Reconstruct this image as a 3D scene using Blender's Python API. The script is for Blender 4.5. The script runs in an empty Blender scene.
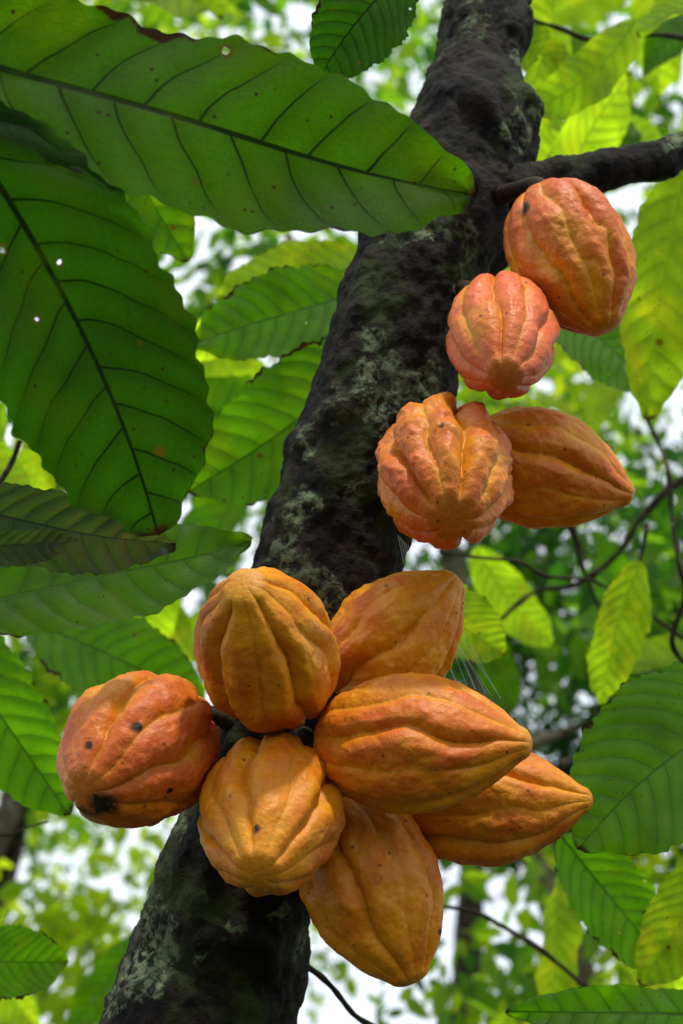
import bpy, math, random
import numpy as np
from mathutils import Vector, noise as mn
random.seed(7); rng = np.random.default_rng(7)

# ------------------------------------------------------------ frame of the place
TILT = math.radians(30)
CAM = np.array([0.0, 0.0, 1.5])
R_ = np.array([1.0, 0, 0]); F_ = np.array([0, math.cos(TILT), math.sin(TILT)]); U_ = np.array([0, -math.sin(TILT), math.cos(TILT)])
HALF = math.radians(19)
S = 2 * math.tan(HALF) / 1024
def at(px, py, d):
    return CAM + d * (F_ + (px - 341.5) * S * R_ + (512 - py) * S * U_)
def loc(a, b, c):
    v = a * R_ + b * U_ + c * F_
    return v / np.linalg.norm(v)

scene = bpy.context.scene
def link(o): scene.collection.objects.link(o); return o

def make_mesh(name, verts, faces, mat=None, attrs=None, smooth=True, parent=None, origin=None):
    verts = np.asarray(verts, dtype=np.float32)
    if origin is not None: verts = verts - np.asarray(origin, dtype=np.float32)
    faces = np.asarray(faces, dtype=np.int32)
    me = bpy.data.meshes.new(name)
    me.vertices.add(len(verts)); me.vertices.foreach_set('co', verts.ravel())
    k = faces.shape[1]
    me.loops.add(faces.size); me.loops.foreach_set('vertex_index', faces.ravel())
    me.polygons.add(len(faces))
    me.polygons.foreach_set('loop_start', np.arange(len(faces), dtype=np.int32) * k)
    me.update(calc_edges=True)
    me.polygons.foreach_set('use_smooth', np.full(len(faces), smooth))
    if attrs:
        for n, a in attrs.items():
            a = np.asarray(a, dtype=np.float32)
            if a.ndim == 2:
                at_ = me.attributes.new(n, 'FLOAT_VECTOR', 'POINT'); at_.data.foreach_set('vector', a.ravel())
            else:
                at_ = me.attributes.new(n, 'FLOAT', 'POINT'); at_.data.foreach_set('value', a)
    me.validate()
    ob = bpy.data.objects.new(name, me)
    if origin is not None: ob.location = origin
    if mat: me.materials.append(mat)
    link(ob)
    if parent: ob.parent = parent
    return ob

# ------------------------------------------------------------ node helpers
class NT:
    def __init__(s, name):
        s.m = bpy.data.materials.new(name); s.m.use_nodes = True
        s.t = s.m.node_tree; s.t.nodes.clear()
        s.out = s.t.nodes.new('ShaderNodeOutputMaterial')
    def n(s, typ, **kw):
        nd = s.t.nodes.new(typ)
        for k, v in kw.items(): setattr(nd, k, v)
        return nd
    def set(s, sock, v):
        if isinstance(v, bpy.types.NodeSocket): s.t.links.new(v, sock)
        elif v is not None: sock.default_value = v
    def math(s, op, a, b=None, c=None, clamp=False):
        nd = s.n('ShaderNodeMath', operation=op); nd.use_clamp = clamp
        s.set(nd.inputs[0], a); s.set(nd.inputs[1], b); s.set(nd.inputs[2], c)
        return nd.outputs[0]
    def ss(s, v, a, b, lo=0.0, hi=1.0):
        nd = s.n('ShaderNodeMapRange', interpolation_type='SMOOTHSTEP')
        if a > b: a, b, lo, hi = b, a, hi, lo
        s.set(nd.inputs[0], v); nd.inputs[1].default_value = a; nd.inputs[2].default_value = b
        nd.inputs[3].default_value = lo; nd.inputs[4].default_value = hi
        return nd.outputs[0]
    def mix(s, f, a, b, mode='MIX'):
        nd = s.n('ShaderNodeMix', data_type='RGBA', blend_type=mode)
        c = lambda x: (*x, 1) if isinstance(x, tuple) and len(x) == 3 else x
        s.set(nd.inputs[0], f); s.set(nd.inputs[6], c(a)); s.set(nd.inputs[7], c(b))
        return nd.outputs[2]
    def noise(s, vec, scale, detail=4, rough=0.55, dist=0.0):
        nd = s.n('ShaderNodeTexNoise'); s.set(nd.inputs['Vector'], vec)
        nd.inputs['Scale'].default_value = scale; nd.inputs['Detail'].default_value = detail
        nd.inputs['Roughness'].default_value = rough; nd.inputs['Distortion'].default_value = dist
        return nd.outputs['Fac']
    def vor(s, vec, scale, feature='F1'):
        nd = s.n('ShaderNodeTexVoronoi', feature=feature); s.set(nd.inputs['Vector'], vec)
        nd.inputs['Scale'].default_value = scale
        return nd
    def attr(s, name):
        nd = s.n('ShaderNodeAttribute', attribute_name=name); return nd
    def sep(s, v):
        nd = s.n('ShaderNodeSeparateXYZ'); s.set(nd.inputs[0], v); return nd.outputs
    def comb(s, x, y, z):
        nd = s.n('ShaderNodeCombineXYZ'); s.set(nd.inputs[0], x); s.set(nd.inputs[1], y); s.set(nd.inputs[2], z); return nd.outputs[0]
    def bump(s, h, strength, dist, normal=None):
        nd = s.n('ShaderNodeBump'); nd.inputs['Strength'].default_value = strength; nd.inputs['Distance'].default_value = dist
        s.set(nd.inputs['Height'], h); s.set(nd.inputs['Normal'], normal); return nd.outputs[0]
    def princ(s, col, rough, spec=0.5, normal=None):
        nd = s.n('ShaderNodeBsdfPrincipled'); s.set(nd.inputs['Base Color'], (*col, 1) if isinstance(col, tuple) else col)
        s.set(nd.inputs['Roughness'], rough); s.set(nd.inputs['Specular IOR Level'], spec); s.set(nd.inputs['Normal'], normal)
        return nd.outputs[0]

def leaf_mat(name, refl, trans, vein_r, vein_t, tfac=0.5, rough=0.45, brown=0.5, holes=0.0, spec=0.35, nveins=11, spots=0.18):
    m = NT(name)
    a = m.attr('lf'); t, sgn, y = m.sep(a.outputs['Vector'])[:3]
    rnd = m.attr('rnd').outputs['Fac']
    ay = m.math('ABSOLUTE', y); as_ = m.math('ABSOLUTE', sgn)
    side = m.math('MULTIPLY', m.math('GREATER_THAN', y, 0.0), 0.5)
    wob = m.math('MULTIPLY', m.math('SUBTRACT', m.noise(m.comb(t, y, rnd), 5, 2), 0.5), 0.06)
    k = m.math('SUBTRACT', t, m.math('MULTIPLY', ay, 0.45))
    k = m.math('SUBTRACT', k, m.math('MULTIPLY', m.math('MULTIPLY', ay, ay), 2.4))
    k = m.math('ADD', k, wob)
    ph = m.math('ADD', m.math('MULTIPLY', k, nveins), side)
    fr = m.math('ABSOLUTE', m.math('SUBTRACT', m.math('FRACT', ph), 0.5))     # 0.5 at vein
    dist = m.math('DIVIDE', m.math('SUBTRACT', 0.5, fr), nveins)
    wid = m.math('SUBTRACT', 1.15, m.math('MULTIPLY', as_, 0.65))
    lat = m.ss(m.math('DIVIDE', dist, wid), 0.0038, 0.0008)
    lat = m.math('MULTIPLY', lat, m.ss(as_, 1.0, 0.75))
    mid = m.ss(m.math('DIVIDE', ay, m.math('SUBTRACT', 1.25, m.math('MULTIPLY', t, 0.9))), 0.0085, 0.004)
    vein = m.math('MAXIMUM', lat, mid)
    pil = m.ss(fr, 0.5, 0.12)                     # blade swells between veins
    wv = m.noise(m.comb(t, y, rnd), 26, 2)
    lad = m.math('ABSOLUTE', m.math('SUBTRACT', m.math('FRACT', m.math('ADD', m.math('MULTIPLY', ay, 75), m.math('MULTIPLY', wv, 4.0))), 0.5))
    lad = m.math('MULTIPLY', m.ss(lad, 0.40, 0.5), 0.22)
    v = m.vor(m.comb(t, y, rnd), 70, 'DISTANCE_TO_EDGE')
    ret = m.math('MAXIMUM', lad, m.math('MULTIPLY', m.ss(v.outputs['Distance'], 0.10, 0.0), 0.18))
    vv = m.math('MAXIMUM', vein, ret)
    big = m.noise(m.comb(t, y, m.math('MULTIPLY', rnd, 40)), 4.5, 5)
    var = m.math('ADD', m.math('MULTIPLY', big, 1.5), m.math('MULTIPLY', rnd, 0.75))
    var = m.math('SUBTRACT', var, 0.1)
    var = m.math('MULTIPLY', var, m.math('ADD', 0.88, m.math('MULTIPLY', pil, 0.18)))
    def scale(c): 
        nd = m.n('ShaderNodeVectorMath', operation='SCALE'); nd.inputs[0].default_value = c; m.set(nd.inputs['Scale'], var); return nd.outputs[0]
    cr = m.mix(vv, scale(refl), vein_r); ct = m.mix(vv, scale(trans), vein_t)
    ylw = m.math('MULTIPLY', m.ss(m.noise(m.comb(t, y, m.math('ADD', m.math('MULTIPLY', rnd, 17), 3.0)), 6, 4), 0.50, 0.72), 0.5)
    ct = m.mix(ylw, ct, (trans[0] * 1.8 + 0.02, trans[1] * 1.1, trans[2])); 
    nb = m.noise(m.comb(t, y, m.math('MULTIPLY', rnd, 91)), 16, 5)
    nb2 = m.noise(m.comb(t, y, m.math('MULTIPLY', rnd, 33)), 4, 2)
    e = m.math('ADD', as_, m.math('MULTIPLY', m.math('SUBTRACT', nb, 0.5), 0.45))
    e = m.math('ADD', e, m.math('MULTIPLY', m.math('SUBTRACT', nb2, 0.5), 0.6))
    br = m.ss(e, 1.17 - 0.25 * brown, 1.22 - 0.25 * brown)
    tipb = m.ss(m.math('ADD', t, m.math('MULTIPLY', nb, 0.1)), 1.02, 1.05)
    br = m.math('MAXIMUM', br, tipb)
    cr = m.mix(br, cr, (0.035, 0.018, 0.009)); ct = m.mix(br, ct, (0.04, 0.015, 0.004))
    vo = m.vor(m.comb(t, y, m.math('MULTIPLY', rnd, 13)), 14)
    rc = m.sep(vo.outputs['Color'])[0]
    on = m.math('GREATER_THAN', rc, 1 - spots)
    dn = m.math('ADD', vo.outputs['Distance'], m.math('MULTIPLY', m.math('SUBTRACT', nb, 0.5), 0.55))
    spot = m.math('MULTIPLY', m.ss(dn, 0.17, 0.07), on)
    cr = m.mix(spot, cr, (0.05, 0.028, 0.01)); ct = m.mix(spot, ct, (0.20, 0.13, 0.006))
    vs = m.vor(m.comb(t, y, m.math('MULTIPLY', rnd, 29)), 60); rs = m.sep(vs.outputs['Color'])[1]
    fleck = m.math('MULTIPLY', m.ss(vs.outputs['Distance'], 0.28, 0.12), m.math('GREATER_THAN', rs, 1 - spots * 0.35))
    cr = m.mix(fleck, cr, (0.03, 0.02, 0.008)); ct = m.mix(fleck, ct, (0.05, 0.03, 0.004))
    h = m.math('ADD', m.math('MULTIPLY', vein, -1.0), m.math('MULTIPLY', ret, -0.8))
    h = m.math('ADD', h, m.math('MULTIPLY', pil, 0.7))
    nrm = m.bump(h, 0.5, 0.0020)
    p = m.princ(cr, rough, spec, nrm)
    tr = m.n('ShaderNodeBsdfTranslucent'); m.set(tr.inputs[0], ct); m.set(tr.inputs['Normal'], nrm)
    mx = m.n('ShaderNodeMixShader'); mx.inputs[0].default_value = tfac
    m.t.links.new(p, mx.inputs[1]); m.t.links.new(tr.outputs[0], mx.inputs[2])
    res = mx.outputs[0]
    if holes > 0:
        hole = m.math('MULTIPLY', m.math('LESS_THAN', dn, 0.07), m.math('GREATER_THAN', rc, 1 - 0.14 * holes))
        hole = m.math('MAXIMUM', hole, m.math('GREATER_THAN', e, 1.28 - 0.2 * brown))
        tp = m.n('ShaderNodeBsdfTransparent'); m2 = m.n('ShaderNodeMixShader'); m.set(m2.inputs[0], hole)
        m.t.links.new(res, m2.inputs[1]); m.t.links.new(tp.outputs[0], m2.inputs[2]); res = m2.outputs[0]
    m.t.links.new(res, m.out.inputs[0])
    return m.m

MAT_TOP = leaf_mat('leaf_shaded', (0.020, 0.060, 0.004), (0.085, 0.26, 0.002), (0.02, 0.045, 0.008), (0.006, 0.03, 0.001), 0.62, 0.6, 0.72, 1.6, 0.10, spots=0.32)  # canopy shade is mixed into this thick leaf's green
MAT_DARK = leaf_mat('leaf_deep', (0.012, 0.040, 0.003), (0.042, 0.165, 0.002), (0.012, 0.03, 0.005), (0.004, 0.018, 0.001), 0.62, 0.6, 0.6, 1.4, 0.10, spots=0.25)  # darker leaf copy: thick blade plus canopy shade, both in the colour
MAT_MID = leaf_mat('leaf_mature', (0.032, 0.09, 0.006), (0.16, 0.42, 0.004), (0.05, 0.12, 0.015), (0.05, 0.17, 0.005), 0.64, 0.5, 0.75, 1.0, 0.2, spots=0.25)
MAT_LIME = leaf_mat('leaf_young', (0.09, 0.19, 0.012), (0.58, 0.86, 0.015), (0.12, 0.22, 0.03), (0.32, 0.58, 0.01), 0.76, 0.5, 0.45, 0.0, 0.2)
MAT_GREY = leaf_mat('leaf_old', (0.07, 0.095, 0.06), (0.04, 0.10, 0.01), (0.10, 0.13, 0.09), (0.01, 0.03, 0.006), 0.3, 0.35, 0.4, 0.6, 0.5)

# ------------------------------------------------------------ leaf geometry
def leaf(B, T, hw, N, bend=0.0, sidebend=0.0, fold=0.15, wave=0.02, nt=24, ns=8, corr=0.0, rnd=0.5, te=0.66):
    B = np.array(B, float); T = np.array(T, float); ax = T - B; L = np.linalg.norm(ax); ax /= L
    N = N - ax * np.dot(N, ax); N /= np.linalg.norm(N); sd = np.cross(ax, N)
    t = np.linspace(0, 1, nt + 1); s = np.linspace(-1, 1, ns + 1)
    arch = 4 * t * (1 - t)
    sp = B + np.outer(t * L, ax) + np.outer(arch * bend * L, N) + np.outer(arch * sidebend * L, sd)
    tan = np.gradient(sp, axis=0); tan /= np.linalg.norm(tan, axis=1)[:, None]
    side = np.cross(tan, N); side /= np.linalg.norm(side, axis=1)[:, None]
    nor = np.cross(side, tan)
    w = t ** 0.62 * (1 - t) ** te; w /= w.max()
    w = np.where(t > 0.9, w * (1 - 0.25 * np.sin((t - 0.9) / 0.1 * math.pi)), w)
    w = w * hw
    ph = rnd * 50
    TT, SS = np.meshgrid(t, s, indexing='ij'); W = w[:, None] * np.ones_like(SS)
    edge = 1 + np.abs(SS) ** 3 * (0.03 * np.sin(TT * 31 + ph + SS * 2) + 0.025 * np.sin(TT * 67 + ph * 3 + SS) + 0.02 * np.sin(TT * 143 + ph * 5 + SS * 4))
    yy = SS * W * edge
    yl = yy / L; ay = np.abs(yl)
    k = TT - 0.45 * ay - 2.4 * ay ** 2
    phs = k * 11 + (yl > 0) * 0.5
    bul = np.abs(np.sin(math.pi * phs)) 
    z = fold * np.abs(yy) + wave * L * np.abs(SS) ** 2 * np.sin(TT * 17 + ph + np.sign(SS) * 1.7) + corr * L * (bul - 0.5) * np.minimum(1, np.abs(SS) * 3) * (1 - 0.5 * np.abs(SS))
    z = z + 0.01 * L * np.sin(TT * 9 + ph * 2 + SS * 3)
    P = sp[:, None, :] + side[:, None, :] * yy[..., None] + nor[:, None, :] * z[..., None]
    V = P.reshape(-1, 3)
    lf = np.stack([TT, SS, yl], -1).reshape(-1, 3)
    i = np.arange(nt)[:, None] * (ns + 1) + np.arange(ns)[None, :]
    Fc = np.stack([i, i + 1, i + ns + 2, i + ns + 1], -1).reshape(-1, 4)
    return V, Fc, lf, np.full(len(V), rnd)

def tube(pts, rad, nseg=10, sub=6, disp=None, cap=True):
    pts = np.array(pts, float); rad = np.array(rad, float); n = len(pts)
    P = []; Rr = []
    for i in range(n - 1):
        p0 = pts[max(i - 1, 0)]; p1 = pts[i]; p2 = pts[i + 1]; p3 = pts[min(i + 2, n - 1)]
        for j in range(sub):
            u = j / sub
            P.append(0.5 * ((2 * p1) + (-p0 + p2) * u + (2 * p0 - 5 * p1 + 4 * p2 - p3) * u * u + (-p0 + 3 * p1 - 3 * p2 + p3) * u ** 3))
            uu = u * u * (3 - 2 * u); Rr.append(rad[i] * (1 - uu) + rad[i + 1] * uu)
    P.append(pts[-1]); Rr.append(rad[-1]); P = np.array(P); Rr = np.array(Rr)
    tan = np.gradient(P, axis=0); tan /= np.linalg.norm(tan, axis=1)[:, None]
    ref = np.array([1.0, 0.1, 0.0]) if abs(tan[0][0]) < 0.8 else np.array([0, 0.1, 1.0])
    a = np.cross(tan, ref); a /= np.linalg.norm(a, axis=1)[:, None]; b = np.cross(tan, a)
    th = np.linspace(0, 2 * math.pi, nseg, endpoint=False)
    D = a[:, None, :] * np.cos(th)[None, :, None] + b[:, None, :] * np.sin(th)[None, :, None]
    RR = np.repeat(Rr[:, None], nseg, 1)
    V = P[:, None, :] + D * RR[..., None]
    if disp is not None:
        for i in range(len(P)):
            for j in range(nseg):
                V[i, j] += D[i, j] * disp(V[i, j], RR[i, j])
    m = len(P); V = V.reshape(-1, 3)
    i = np.arange(m - 1)[:, None] * nseg; j = np.arange(nseg)[None, :]; j2 = (j + 1) % nseg
    Fc = np.stack([i + j, i + j2, i + nseg + j2, i + nseg + j], -1).reshape(-1, 4)
    return V, Fc

class Coll:
    def __init__(s): s.V = []; s.F = []; s.A = []; s.r = []; s.o = 0
    def add(s, V, F, A=None, r=None):
        s.V.append(V); s.F.append(F + s.o); s.o += len(V)
        if A is not None: s.A.append(A); s.r.append(r)
    def build(s, name, mat, parent=None):
        at_ = {'lf': np.concatenate(s.A), 'rnd': np.concatenate(s.r)} if s.A else None
        return make_mesh(name, np.concatenate(s.V), np.concatenate(s.F), mat, at_, parent=parent)

# ------------------------------------------------------------ bark
def bark_mat(name, dark, light, lichen, lich_amt, scale=1.0):
    m = NT(name); tc = m.n('ShaderNodeTexCoord').outputs['Object']
    n1 = m.noise(tc, 30 * scale, 8, 0.65); n2 = m.noise(tc, 9 * scale, 5, 0.6, 0.3); n3 = m.noise(tc, 90 * scale, 5, 0.65)
    vo = m.vor(tc, 55 * scale).outputs['Distance']
    col = m.mix(m.ss(n1, 0.42, 0.7), dark, light)
    moss = m.ss(m.noise(tc, 14 * scale, 6, 0.6, 0.5), 0.50, 0.62)
    col = m.mix(m.math('MULTIPLY', moss, 0.75), col, (0.026, 0.042, 0.008))
    patch = m.math('MULTIPLY', m.ss(n2, 0.615 - lich_amt, 0.665 - lich_amt), m.ss(n3, 0.42, 0.56))
    lc = m.mix(m.ss(n1, 0.35, 0.65), lichen, tuple(c * 0.45 for c in lichen))
    col = m.mix(patch, col, lc)
    h = m.math('ADD', m.math('MULTIPLY', n1, 1.0), m.math('MULTIPLY', vo, 0.35)); h = m.math('ADD', h, m.math('MULTIPLY', n3, 0.6))
    h = m.math('ADD', h, m.math('MULTIPLY', patch, 0.15))
    nrm = m.bump(h, 0.9, 0.009 / scale)
    m.t.links.new(m.princ(col, 0.8, 0.2, nrm), m.out.inputs[0]); return m.m
BARK = bark_mat('cacao_bark', (0.0032, 0.0026, 0.0020), (0.025, 0.018, 0.012), (0.165, 0.215, 0.115), 0.052)
TWIG = bark_mat('twig_bark', (0.02, 0.014, 0.010), (0.07, 0.05, 0.035), (0.16, 0.16, 0.11), 0.04)
PALE = bark_mat('pale_bark', (0.10, 0.08, 0.06), (0.2, 0.17, 0.13), (0.28, 0.28, 0.22), 0.05, 0.4)

def bdisp(v, r):
    p = Vector(v)
    a = mn.fractal(p * 9, 0.8, 2.0, 3) * 0.008
    c = mn.fractal(Vector((p.x * 55, p.y * 55, p.z * 38)), 0.7, 2.0, 4) * 0.0038
    k = mn.noise(p * 16 + Vector((5, 1, 9)))
    knob = max(0, k - 0.30) * 0.045
    return (a + knob) * min(1, r / 0.06) + c * min(1, r / 0.03)

tree = link(bpy.data.objects.new('cacao_tree', None))
path = [np.array([-0.62, 1.62, -0.05]), np.array([-0.50, 1.60, 0.6]), np.array([-0.32, 1.58, 1.3]), at(194, 1030, 1.50), at(236, 900, 1.51), at(285, 740, 1.53), at(316, 600, 1.55),
        at(347, 490, 1.57), at(379, 400, 1.59), at(410, 300, 1.61), at(448, 215, 1.64), at(470, 140, 1.68), at(478, 60, 1.74), at(490, -10, 1.80), at(520, -160, 1.95), at(600, -400, 2.2)]
rad = [0.15, 0.118, 0.105, 0.095, 0.084, 0.076, 0.077, 0.076, 0.075, 0.071, 0.071, 0.070, 0.052, 0.048, 0.042, 0.03]
V, Fc = tube(path, rad, 140, 44, bdisp)
make_mesh('trunk', V, Fc, BARK, parent=tree)
V, Fc = tube([at(470, 215, 1.66), at(515, 196, 1.64), at(560, 183, 1.64), at(615, 168, 1.66), at(690, 148, 1.70), at(800, 90, 1.8), at(1000, 20, 2.0)],
             [0.05, 0.036, 0.025, 0.022, 0.023, 0.021, 0.012], 44, 22, bdisp)
make_mesh('branch', V, Fc, BARK, parent=tree)

# ------------------------------------------------------------ pods
def pod_mat():
    m = NT('pod_skin'); tc = m.n('ShaderNodeTexCoord').outputs['Object']; oi = m.n('ShaderNodeObjectInfo').outputs['Random']
    va = m.n('ShaderNodeVectorMath', operation='ADD'); m.set(va.inputs[0], tc)
    m.set(va.inputs[1], m.comb(m.math('MULTIPLY', oi, 7), m.math('MULTIPLY', oi, 3), oi)); v = va.outputs[0]
    a = m.sep(m.attr('pod').outputs['Vector']); t, rg, bl = a[0], a[1], a[2]
    rot = m.attr('rot').outputs['Fac']
    n0 = m.noise(v, 10, 3, 0.5); n1 = m.noise(v, 20, 6, 0.65); n2 = m.noise(v, 50, 5, 0.65); n3 = m.noise(v, 190, 3, 0.6)
    orange = m.mix(m.ss(n1, 0.35, 0.65), (0.68, 0.285, 0.005), (0.60, 0.18, 0.003))
    f = m.math('ADD', m.math('MULTIPLY', rg, 0.5), m.math('MULTIPLY', n0, 2.0))
    f = m.math('ADD', f, m.math('MULTIPLY', n2, 0.9)); f = m.math('ADD', f, m.math('MULTIPLY', bl, 1.1))
    red = m.math('MULTIPLY', m.ss(f, 1.75, 2.75), 0.92)
    pink = m.mix(m.ss(bl, 0.4, 0.75), (0.48, 0.075, 0.005), (0.64, 0.115, 0.038))
    col = m.mix(red, orange, pink)
    seam = m.math('MULTIPLY', m.ss(rg, 0.42, 0.0), 0.65)
    col = m.mix(seam, col, (0.52, 0.235, 0.008))
    tn = m.math('ADD', t, m.math('MULTIPLY', m.math('SUBTRACT', n1, 0.5), 0.10))
    col = m.mix(m.math('MULTIPLY', m.ss(tn, 0.93, 1.02), 0.35), col, (0.34, 0.21, 0.02))
    br = m.math('MULTIPLY', m.ss(m.noise(v, 26, 8, 0.78), 0.55, 0.72), 0.5)
    col = m.mix(br, col, (0.26, 0.075, 0.005))
    # fine scuffs
    pale = m.math('MULTIPLY', m.ss(n3, 0.5, 0.7), 0.16)
    col = m.mix(pale, col, (0.80, 0.43, 0.08))
    sc = m.math('MULTIPLY', m.ss(m.noise(v, 85, 6, 0.8), 0.60, 0.70), 0.5)
    col = m.mix(sc, col, (0.16, 0.065, 0.012))
    vo = m.vor(v, 38); rc = m.sep(vo.outputs['Color'])[0]
    sp = m.math('MULTIPLY', m.ss(m.math('ADD', vo.outputs['Distance'], m.math('MULTIPLY', n2, 0.8)), 0.54, 0.42), m.math('GREATER_THAN', rc, 0.95))
    vo2 = m.vor(v, 120); rc2 = m.sep(vo2.outputs['Color'])[0]
    sp2 = m.math('MULTIPLY', m.ss(vo2.outputs['Distance'], 0.28, 0.14), m.math('GREATER_THAN', rc2, 0.94))
    sp = m.math('MAXIMUM', sp, m.math('MULTIPLY', sp2, 0.7))
    rt = m.ss(m.math('ADD', rot, m.math('MULTIPLY', m.math('SUBTRACT', m.noise(v, 110, 5, 0.7), 0.5), 2.2)), 0.40, 0.70)
    halo = m.math('MULTIPLY', m.ss(m.math('ADD', rot, m.math('MULTIPLY', m.math('SUBTRACT', n1, 0.5), 0.5)), 0.08, 0.5), 0.8)
    col = m.mix(halo, col, (0.13, 0.04, 0.006))
    sp = m.math('MAXIMUM', sp, m.math('MULTIPLY', rt, m.ss(rot, 0.04, 0.3)))
    col = m.mix(sp, col, (0.014, 0.008, 0.004))
    h = m.math('ADD', m.math('MULTIPLY', n2, 1.0), m.math('MULTIPLY', n3, 0.4))
    nrm = m.bump(h, 0.55, 0.004)
    ro = m.math('ADD', 0.30, m.math('MULTIPLY', n1, 0.34))
    m.t.links.new(m.princ(col, ro, 0.34, nrm), m.out.inputs[0]); return m.m
POD = pod_mat()
STALK = bark_mat('stalk_bark', (0.02, 0.013, 0.008), (0.06, 0.04, 0.02), (0.12, 0.1, 0.06), 0.0, 2)

def pod(b, tp, Rpx, roll=0.0, amp=0.10, point=1.0, blush=0.3, trunk_pt=None, seed=0, knob=1.0, rots=()):
    B = at(*b); T = at(*tp); c = (B + T) / 2; ax = T - B; L = np.linalg.norm(ax); ax /= L
    R = Rpx * S * (b[2] + tp[2]) / 2
    ref = U_ if abs(np.dot(ax, U_)) < 0.8 else R_
    e1 = np.cross(ax, ref); e1 /= np.linalg.norm(e1); e2 = np.cross(ax, e1)
    nu, nv = 220, 140
    q = np.linspace(0, 1, nv + 1); t = 0.5 - 0.5 * np.cos(q * math.pi); t = 0.35 * q + 0.65 * t
    tm = 0.45
    r = np.where(t < tm, np.sqrt(np.clip(1 - (1 - t / tm) ** 2.2, 0, 1)), 0)
    x = np.clip((t - tm) / (1 - tm), 0, 1)
    rt_p = (1 - x ** 1.9) ** 0.92
    rt_b = np.sqrt(np.clip(1 - x ** 2.5, 0, 1))
    r = np.where(t >= tm, point * rt_p + (1 - point) * rt_b, r)
    nip = np.exp(-((t - 0.985) / 0.03) ** 2) * 0.07 * (t < 1)
    r = np.where(t < 1, r + nip, r) 
    r[0] = 0; r[-1] = 0
    th = np.linspace(0, 2 * math.pi, nu, endpoint=False)
    off = Vector((seed * 3.7, seed * 1.3, seed * 7.1))
    V = np.zeros((nv + 1, nu, 3)); A = np.zeros((nv + 1, nu, 3))
    for i in range(nv + 1):
        tt = t[i]
        tipfade = 1 - 0.6 * min(1, max(0, (tt - 0.92) / 0.08))
        for j in range(nu):
            a = th[j]
            lp = Vector((math.cos(a) * r[i], math.sin(a) * r[i], (tt - 0.5) * 2.4))
            wob = 0.24 * mn.noise(lp * 1.3 + off) + 0.06 * mn.noise(lp * 3.5 + off)
            g = a * 1.0 + roll + wob
            s1 = abs(math.sin(5 * g)); lobe = s1 ** 0.62
            maj = 0.5 + 0.5 * math.cos(5 * g)
            am = amp * (0.60 + 0.8 * maj) * (1 + 0.6 * mn.noise(lp * 1.9 - off)) * tipfade
            shape = 1 - am * (1 - lobe) * min(1, 0.8 + 1.1 * abs(tt - 0.45))
            bump_ = mn.fractal(lp * 4.2 + off, 0.9, 2.0, 3) * 0.028 * knob + mn.noise(lp * 1.6 + off) * 0.06
            vv = mn.noise(Vector((lp.x * 9, lp.y * 9, lp.z * 6)) + off)
            wart = max(0, vv - 0.05) * 0.028 * lobe * knob
            rr = R * r[i] * (shape + bump_ + wart)
            V[i, j] = (rr * math.cos(a), rr * math.sin(a), (tt - 0.5) * L)
            A[i, j] = (tt, lobe * tipfade + (1 - tipfade) * 0.6, blush)
    W = c + V[..., 0:1] * e1 + V[..., 1:2] * e2 + V[..., 2:3] * ax
    Vf = W.reshape(-1, 3)
    rot = np.zeros(len(Vf))
    for (rx, ry, rr) in rots:           # rot lesions, centred on a skin point
        d = at(rx, ry, 1.0) - CAM; d /= np.linalg.norm(d); q_ = Vf - CAM; al = q_ @ d
        perp = np.linalg.norm(q_ - al[:, None] * d, axis=1)
        idx = np.argmin(al + perp * 40); rot = np.maximum(rot, np.exp(-(np.linalg.norm(Vf - Vf[idx], axis=1) / rr) ** 2))
    i = np.arange(nv)[:, None] * nu; j = np.arange(nu)[None, :]; j2 = (j + 1) % nu
    Fc = np.stack([i + j, i + j2, i + nu + j2, i + nu + j], -1).reshape(-1, 4)
    ob = make_mesh('cacao_pod', Vf, Fc, POD, {'pod': A.reshape(-1, 3), 'rot': rot}, origin=c)
    if trunk_pt is not None:
        K = at(*trunk_pt); sv, sf = tube([K, (K + B) / 2 + np.array([0, 0, 0.006]), B - ax * 0.006, B + ax * 0.012], [0.014, 0.009, 0.009, 0.013], 16, 6)
        make_mesh('stalk', sv - c, sf, STALK, parent=ob)
    return ob

pod((286, 706, 1.41), (243, 583, 1.27), 71, 0.2, 0.16, 0.45, 0.10, trunk_pt=(290, 735, 1.50), seed=1)
pod((183, 714, 1.44), (84, 792, 1.29), 76, 0.5, 0.14, 0.35, 0.48, trunk_pt=(250, 730, 1.50), seed=2, rots=((103, 806, 0.013), (87, 813, 0.009), (136, 728, 0.005), (88, 745, 0.004), (170, 790, 0.003)))
pod((282, 765, 1.42), (257, 874, 1.25), 73, 0.1, 0.16, 0.45, -0.02, trunk_pt=(275, 760, 1.50), seed=3, rots=((256, 828, 0.004),))
pod((338, 694, 1.47), (458, 577, 1.45), 61, 0.0, 0.14, 0.7, 0.06, trunk_pt=(310, 700, 1.52), seed=4)
pod((316, 742, 1.37), (532, 744, 1.31), 70, 0.3, 0.14, 0.85, 0.16, trunk_pt=(290, 740, 1.50), seed=5)
pod((395, 810, 1.46), (593, 799, 1.42), 61, 0.7, 0.14, 0.9, 0.14, trunk_pt=(310, 780, 1.52), seed=6)
pod((340, 800, 1.44), (413, 984, 1.37), 71, 0.9, 0.14, 0.6, -0.02, trunk_pt=(285, 780, 1.52), seed=7)
pod((540, 190, 1.54), (606, 330, 1.47), 61, 0.4, 0.15, 0.45, 0.44, trunk_pt=(490, 200, 1.60), seed=8, rots=((525, 208, 0.007),))
pod((498, 300, 1.52), (505, 378, 1.36), 56, 0.15, 0.15, 0.35, 0.66, trunk_pt=(450, 290, 1.58), seed=9)
pod((440, 428, 1.48), (452, 520, 1.32), 69, 0.6, 0.24, 0.1, 0.42, trunk_pt=(410, 430, 1.56), seed=10, knob=1.8)
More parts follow.
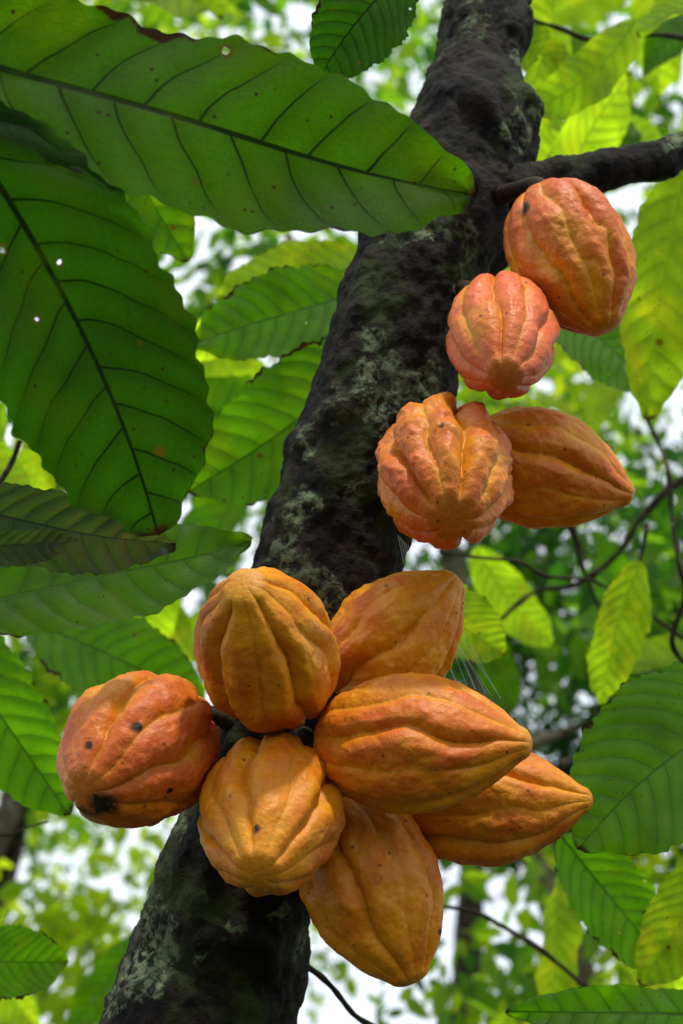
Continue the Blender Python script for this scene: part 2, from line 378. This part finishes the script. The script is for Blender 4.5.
pod((466, 446, 1.52), (634, 496, 1.50), 61, 0.2, 0.14, 0.9, 0.16, trunk_pt=(410, 420, 1.56), seed=11)

# ------------------------------------------------------------ explicit cacao leaves
def bigleaf(b, t, hwpx, mat, tilt=(0, 0), bend=0.0, sb=0.0, fold=0.15, corr=0.004, wave=0.014, rnd=None, res=(150, 44), te=0.66):
    B = at(*b); T = at(*t); hw = hwpx * S * (b[2] + t[2]) / 2
    N = loc(tilt[0], tilt[1], -1)
    rnd = random.random() if rnd is None else rnd
    V, Fc, A, r = leaf(B, T, hw, N, bend, sb, fold, wave, res[0], res[1], corr, rnd, te)
    c = (B + T) / 2
    ob = make_mesh('cacao_leaf', V, Fc, mat, {'lf': A, 'rnd': r}, origin=c)
    ax = (B - T) / np.linalg.norm(B - T)
    sv, sf = tube([B + (T - B) * 0.01, B + ax * 0.02, B + ax * 0.05 + np.array([0, 0.01, 0.01])], [0.0022, 0.0026, 0.0035], 8, 4)
    make_mesh('petiole', sv - c, sf, TWIG, parent=ob)
    return ob
D, M, Y, G = MAT_DARK, MAT_MID, MAT_LIME, MAT_GREY
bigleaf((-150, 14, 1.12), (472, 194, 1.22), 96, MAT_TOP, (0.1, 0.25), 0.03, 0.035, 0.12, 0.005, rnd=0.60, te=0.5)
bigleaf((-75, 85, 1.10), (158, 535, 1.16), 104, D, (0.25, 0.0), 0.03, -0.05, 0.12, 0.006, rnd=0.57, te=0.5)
bigleaf((-80, 610, 1.50), (252, 540, 1.60), 52, M, (0, 0.5), 0.02, 0.03, 0.1, rnd=0.22)
bigleaf((-70, 500, 1.30), (176, 545, 1.36), 46, G, (0.1, -0.5), 0.04, 0.0, 0.2, 0.014, rnd=0.9)
bigleaf((-60, 545, 1.27), (78, 540, 1.30), 22, G, (0.1, -0.6), 0.04, 0.0, 0.2, 0.01, rnd=1.0)
bigleaf((372, 290, 1.95), (190, 345, 1.85), 44, M, (0.2, 0.2), 0.04, 0.0, 0.2, rnd=0.45)
bigleaf((385, 345, 1.90), (188, 492, 1.78), 62, M, (0.3, -0.1), 0.04, -0.02, 0.2, rnd=0.40)
bigleaf((370, 260, 2.3), (215, 300, 2.2), 34, Y, (0.2, 0.4), 0.04, 0.0, 0.2, rnd=0.2)
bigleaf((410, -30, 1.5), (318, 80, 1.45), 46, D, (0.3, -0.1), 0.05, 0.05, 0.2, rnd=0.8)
bigleaf((60, 60, 1.7), (188, 262, 1.75), 46, M, (0.3, 0.1), 0.04, 0.0, 0.2, rnd=0.35)
bigleaf((-70, 600, 1.9), (70, 815, 1.85), 52, M, (-0.2, 0.1), 0.04, 0.0, 0.2, rnd=0.8)
bigleaf((30, 620, 2.1), (205, 700, 2.0), 46, M, (0.0, 0.3), 0.04, 0.0, 0.2, rnd=0.6)
bigleaf((-60, 960, 1.7), (68, 962, 1.75), 36, M, (0, 0.2), 0.04, 0.0, 0.2, rnd=0.6)
bigleaf((780, 700, 1.55), (578, 850, 1.45), 82, M, (-0.2, 0.3), 0.04, 0.06, 0.15, rnd=0.45)
bigleaf((560, 835, 1.9), (672, 975, 1.85), 40, M, (0.1, 0.1), 0.03, 0.0, 0.3, rnd=0.9)
bigleaf((720, 850, 1.8), (640, 985, 1.75), 40, Y, (0.1, 0.1), 0.03, 0.0, 0.3, rnd=0.1)
bigleaf((760, 1020, 1.6), (505, 1012, 1.6), 26, M, (0.1, 0.6), 0.05, 0.0, 0.2, rnd=0.8)
bigleaf((690, 160, 1.9), (648, 420, 1.9), 48, Y, (0.3, 0.1), 0.03, 0.05, 0.25, rnd=0.1)
bigleaf((640, 560, 2.2), (600, 705, 2.2), 30, Y, (0.4, 0.1), 0.03, 0.05, 0.25, rnd=0.2)
bigleaf((560, 300, 2.1), (655, 395, 2.0), 44, M, (0.1, 0.2), 0.03, 0.0, 0.25, rnd=0.7)
bigleaf((410, 590, 2.0), (505, 655, 2.0), 34, Y, (0.1, 0.2), 0.03, 0.0, 0.25, rnd=0.1)

# ------------------------------------------------------------ mid foliage
cy, cm = Coll(), Coll()
def scatter(x0, x1, y0, y1, d0, d1, n, plime=0.6, lmin=0.18, lmax=0.34):
    for _ in range(n):
        px, py, d = random.uniform(x0, x1), random.uniform(y0, y1), random.uniform(d0, d1)
        a = random.gauss(-math.pi / 2, 1.0); Lh = random.uniform(lmin, lmax) / 2
        dr = loc(math.cos(a), math.sin(a), random.uniform(-0.5, 0.5)) * Lh
        c = at(px, py, d); N = loc(random.uniform(-0.9, 0.9), random.uniform(-0.3, 1.1), -1)
        r = random.random()
        args = leaf(c - dr, c + dr, Lh * random.uniform(0.30, 0.44), N, random.uniform(-0.06, 0.14), random.uniform(-.08, .08), random.uniform(0.05, 0.5), 0.03, 26, 8, 0.005, r)
        (cy if random.random() < plime else cm).add(*args)
scatter(490, 780, -80, 330, 2.1, 4.4, 46, 0.8, 0.16, 0.32)
scatter(560, 760, 330, 400, 2.6, 3.8, 4, 0.7)
scatter(190, 340, 280, 560, 2.2, 3.4, 12, 0.6)
scatter(-80, 60, 380, 600, 2.2, 3.4, 6, 0.8)
scatter(-80, 420, -120, -20, 2.0, 3.0, 10, 0.7)
scatter(-120, 210, 560, 700, 2.2, 3.4, 12, 0.7)
scatter(470, 760, 560, 700, 2.6, 4.0, 6, 0.7)
scatter(430, 780, 900, 1100, 2.2, 4.0, 9, 0.7)
scatter(-120, 130, 980, 1100, 2.8, 4.2, 5, 0.8)
scatter(-900, -120, -300, 1200, 2.0, 4.5, 70, 0.6)
scatter(800, 1500, -300, 1200, 2.0, 4.5, 70, 0.6)
cy.build('young_cacao_foliage', MAT_LIME); cm.build('mature_cacao_foliage', MAT_MID)

# ------------------------------------------------------------ far foliage (small leaves in clumps)
def far_mat():
    m = NT('distant_leaf'); r = m.attr('rnd').outputs['Fac']
    nd = m.n('ShaderNodeValToRGB'); cr = nd.color_ramp; m.set(nd.inputs[0], r)
    cols = [(0.0, (0.008, 0.032, 0.014)), (0.35, (0.022, 0.08, 0.014)), (0.65, (0.09, 0.18, 0.014)), (1.0, (0.23, 0.29, 0.02))]
    cr.elements[0].position = 0; cr.elements[0].color = (*cols[0][1], 1); cr.elements[1].position = 1; cr.elements[1].color = (*cols[3][1], 1)
    for p, c in cols[1:3]:
        e = cr.elements.new(p); e.color = (*c, 1)
    p = m.princ(nd.outputs[0], 0.5, 0.3)
    tr = m.n('ShaderNodeBsdfTranslucent')
    sc = m.n('ShaderNodeVectorMath', operation='MULTIPLY'); m.set(sc.inputs[0], nd.outputs[0]); sc.inputs[1].default_value = (2.9, 3.0, 0.8)
    m.set(tr.inputs[0], sc.outputs[0])
    mx = m.n('ShaderNodeMixShader'); mx.inputs[0].default_value = 0.68
    m.t.links.new(p, mx.inputs[1]); m.t.links.new(tr.outputs[0], mx.inputs[2]); m.t.links.new(mx.outputs[0], m.out.inputs[0]); return m.m
FAR = far_mat()
def far_leaves(name, C, rad, tone, per, smin, smax):
    n = len(C) * per
    cc = np.repeat(C, per, 0); rr = np.repeat(rad, per); tn = np.repeat(tone, per)
    o = rng.normal(size=(n, 3)); o /= np.linalg.norm(o, axis=1)[:, None]; o *= (rng.random(n) ** 0.45 * rr)[:, None]; o[:, 2] *= 0.7
    c = cc + o
    d = rng.normal(size=(n, 3)); d[:, 2] -= 0.6; d /= np.linalg.norm(d, axis=1)[:, None]
    u = rng.normal(size=(n, 3)); s = np.cross(d, u); s /= np.linalg.norm(s, axis=1)[:, None]; nn = np.cross(d, s)
    L = rng.uniform(smin, smax, n)[:, None]; w = L * rng.uniform(0.18, 0.27, n)[:, None]
    P = np.stack([c - d * L * 0.5, c - d * L * 0.15 - s * w + nn * w * .3, c + d * L * 0.2 - s * w * 0.8 + nn * w * .3, c + d * L * 0.5, c + d * L * 0.2 + s * w * 0.8 + nn * w * .3, c - d * L * 0.15 + s * w + nn * w * .3], 1)
    i = np.arange(n)[:, None] * 6
    Fq = np.concatenate([i + np.array([[0, 1, 2, 3]]), i + np.array([[0, 3, 4, 5]])], 0)
    tr = np.clip(tn + rng.normal(size=n) * 0.16, 0, 1)
    return make_mesh(name, P.reshape(-1, 3), Fq, FAR, {'rnd': np.repeat(tr, 6)}, smooth=False)
def clumps(n, x0, x1, y0, y1, d0, d1, tmean, dark=True):
    px = rng.uniform(x0, x1, n); py = rng.uniform(y0, y1, n); d = rng.uniform(d0, d1, n)
    tone = np.clip(tmean + rng.normal(size=n) * 0.18, 0, 1)
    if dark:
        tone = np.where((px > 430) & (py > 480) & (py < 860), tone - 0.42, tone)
        tone = np.where((px < 260) & (py > 700), tone + 0.18, tone)  # lower-left haze put into a paler leaf tone
    return np.array([at(a, b, c) for a, b, c in zip(px, py, d)]), np.clip(tone, 0, 1)
C1, t1 = clumps(225, -700, 1400, -350, 1450, 5.0, 10.0, 0.72)
keep = C1[:, 2] > 0.6; C1, t1 = C1[keep], t1[keep]
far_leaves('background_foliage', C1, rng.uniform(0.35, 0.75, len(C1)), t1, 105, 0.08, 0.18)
C2, t2 = clumps(185, -900, 1600, -200, 1400, 11.0, 17.0, 0.52)
keep = C2[:, 2] > 0.8; C2, t2 = C2[keep], t2[keep]
far_leaves('distant_trees', C2, rng.uniform(0.8, 1.5, len(C2)), t2, 125, 0.13, 0.28)
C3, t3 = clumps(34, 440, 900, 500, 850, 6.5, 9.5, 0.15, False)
far_leaves('dark_leaf_clumps', C3, rng.uniform(0.4, 0.7, len(C3)), t3, 250, 0.05, 0.11)  # extra small-leaf clumps in a darker tone, thickening the mid right

# ------------------------------------------------------------ twigs, background stems
def twig(pts, r0, r1, name='twig', mat=TWIG, seg=8):
    P = [at(*p) for p in pts]; n = len(P)
    P2 = [P[0]]
    for a, b in zip(P[:-1], P[1:]):
        l = np.linalg.norm(b - a)
        P2.append((a + b) / 2 + np.array([random.gauss(0, 1), random.gauss(0, 1), random.gauss(0, 1)]) * l * 0.05); P2.append(b)
    n = len(P2)
    V, Fc = tube(P2, np.linspace(r0, r1, n), seg, 10, lambda v, r: (mn.noise(Vector(v) * 40) * 0.5 + max(0, mn.noise(Vector(v) * 22) - .25) * 1.6) * r)
    return make_mesh(name, V, Fc, mat)
twig([(700, 700, 2.3), (672, 640, 2.3), (678, 560, 2.3), (668, 470, 2.35), (640, 400, 2.4), (668, 320, 2.5)], 0.005, 0.003)
twig([(440, 552, 2.2), (520, 562, 2.25), (590, 580, 2.3), (650, 615, 2.3), (760, 690, 2.3)], 0.0025, 0.003)
twig([(500, 620, 3.0), (575, 585, 3.0), (640, 520, 3.0), (720, 460, 3.0)], 0.004, 0.008)
twig([(560, 505, 2.8), (580, 560, 2.8), (600, 610, 2.8)], 0.008, 0.003)
twig([(430, 905, 2.3), (500, 925, 2.3), (560, 965, 2.3), (640, 1010, 2.3), (700, 1060, 2.3)], 0.003, 0.004)
twig([(285, 955, 1.6), (330, 985, 1.65), (380, 1030, 1.7)], 0.004, 0.003)
twig([(-40, 780, 1.9), (20, 785, 1.9), (60, 805, 1.9)], 0.005, 0.002)
twig([(-40, 835, 1.9), (10, 835, 1.9), (48, 822, 1.9)], 0.003, 0.001)
twig([(530, 20, 2.2), (590, 40, 2.2), (660, 35, 2.2), (740, 60, 2.3)], 0.003, 0.004)
twig([(560, 765, 2.4), (610, 758, 2.4), (700, 762, 2.4)], 0.010, 0.012)
twig([(20, 440, 1.9), (-5, 490, 1.9), (-30, 540, 1.9)], 0.003, 0.004)
def bgtree(x, y, h, lean, r, name='background_tree', mat=PALE):
    pts = [np.array([x, y, -0.1]), np.array([x + lean * .3, y, h * .3]), np.array([x + lean * .7, y + .2, h * .65]), np.array([x + lean, y + .3, h])]
    V, Fc = tube(pts, [r, r * .85, r * .6, r * .3], 14, 10, lambda v, q: mn.noise(Vector(v) * 4) * q * 0.2)
    o = make_mesh(name, V, Fc, mat, origin=pts[0])
    for k in range(5):
        z = h * random.uniform(0.45, 0.9); a = random.uniform(0, 6.28); l = random.uniform(0.8, 1.8)
        p0 = np.array([x + lean * z / h, y + .1, z])
        V, Fc = tube([p0, p0 + np.array([math.cos(a) * l * .5, math.sin(a) * l * .5, .4]), p0 + np.array([math.cos(a) * l, math.sin(a) * l, 1.0])], [r * .35, r * .22, r * .08], 8, 6)
        make_mesh('limb', V - pts[0], Fc, mat, parent=o)
bgtree(1.55, 6.0, 6.5, -1.3, 0.10); bgtree(-2.2, 8, 8, 0.6, 0.14, mat=TWIG); bgtree(3.4, 9, 9, 0.4, 0.16, mat=TWIG)
bgtree(-4.5, 6, 7, -0.4, 0.13); bgtree(0.6, 12, 9, 0.8, 0.17, mat=TWIG); bgtree(5.5, 7, 7, 0.5, 0.14)

# spider web between trunk and pods
w = Coll()
for k in range(14):
    a = at(398 + k * 2, 535 + k * 2, 1.50); b = at(436 + k * 5, 700 + random.uniform(-10, 10), 1.44)
    mid = (a + b) / 2 + np.array([0.004 * math.sin(k), 0, -0.006])
    V, Fc = tube([a, mid, b], [0.00014] * 3, 4, 5); w.add(V, Fc)
wm = NT('web_silk'); wm.t.links.new(wm.princ((0.6, 0.7, 0.75), 0.3), wm.out.inputs[0])
w.build('spider_web', wm.m)

# ------------------------------------------------------------ ground
g = NT('forest_floor'); tc = g.n('ShaderNodeTexCoord').outputs['Object']
n1 = g.noise(tc, 1.3, 8, 0.6); n2 = g.noise(tc, 14, 6, 0.7)
col = g.mix(g.ss(n1, 0.4, 0.6), (0.05, 0.033, 0.018), (0.03, 0.05, 0.015)); col = g.mix(g.ss(n2, 0.5, 0.7), col, (0.10, 0.06, 0.025))
g.t.links.new(g.princ(col, 0.9, 0.2, g.bump(n2, 0.6, 0.05)), g.out.inputs[0])
gx = np.linspace(-150, 150, 61); X, Yg = np.meshgrid(gx, gx, indexing='ij')
Z = np.vectorize(lambda a, b: mn.noise(Vector((a * .05, b * .05, 0))) * 0.5 * min(1, max(0, (math.hypot(a, b) - 4) / 20)))(X, Yg)
i = np.arange(60)[:, None] * 61 + np.arange(60)[None, :]
make_mesh('ground', np.stack([X, Yg, Z], -1).reshape(-1, 3), np.stack([i, i + 61, i + 62, i + 1], -1).reshape(-1, 4), g.m)

# ------------------------------------------------------------ light: hazy sun, bright broken cloud over a Nishita sky
EL, AZ = math.radians(60), math.radians(160)   # azimuth measured from +Y towards +X
wd = bpy.data.worlds.new('World'); scene.world = wd; wd.use_nodes = True; nt = wd.node_tree
bg = nt.nodes['Background']; sky = nt.nodes.new('ShaderNodeTexSky'); sky.sky_type = 'NISHITA'; sky.sun_disc = False
sky.sun_elevation = EL; sky.sun_rotation = AZ; sky.dust_density = 6.0; sky.air_density = 1.2; sky.ozone_density = 1.0
tcw = nt.nodes.new('ShaderNodeTexCoord'); cn = nt.nodes.new('ShaderNodeTexNoise'); nt.links.new(tcw.outputs['Generated'], cn.inputs['Vector'])
cn.inputs['Scale'].default_value = 2.5; cn.inputs['Detail'].default_value = 5
mr = nt.nodes.new('ShaderNodeMapRange'); nt.links.new(cn.outputs['Fac'], mr.inputs[0]); mr.inputs[1].default_value = 0.3; mr.inputs[2].default_value = 0.6; mr.inputs[3].default_value = 0.75; mr.inputs[4].default_value = 1.0
mxw = nt.nodes.new('ShaderNodeMix'); mxw.data_type = 'RGBA'; nt.links.new(mr.outputs[0], mxw.inputs[0])
nt.links.new(sky.outputs[0], mxw.inputs[6]); mxw.inputs[7].default_value = (7.9, 8.4, 9.3, 1)
nt.links.new(mxw.outputs[2], bg.inputs[0]); bg.inputs[1].default_value = 0.15
sl = bpy.data.lights.new('sun', 'SUN'); sl.energy = 3.1; sl.angle = math.radians(4); sl.color = (1, 0.94, 0.80)
so = link(bpy.data.objects.new('sun', sl))
dirv = Vector((math.sin(AZ) * math.cos(EL), math.cos(AZ) * math.cos(EL), math.sin(EL)))
so.rotation_euler = dirv.to_track_quat('Z', 'Y').to_euler(); so.location = dirv * 30

# ------------------------------------------------------------ camera
cd = bpy.data.cameras.new('camera'); co = link(bpy.data.objects.new('camera', cd)); scene.camera = co
cd.sensor_fit = 'VERTICAL'; cd.sensor_height = 36; cd.lens = 18 / math.tan(HALF)
co.location = CAM; co.rotation_euler = (math.radians(90) + TILT, 0, 0)
cd.clip_start = 0.05; cd.clip_end = 500
cd.dof.use_dof = True; cd.dof.focus_distance = 1.36; cd.dof.aperture_fstop = 5.0
scene.view_settings.view_transform = 'Standard'; scene.view_settings.look = 'None'; scene.view_settings.exposure = 0
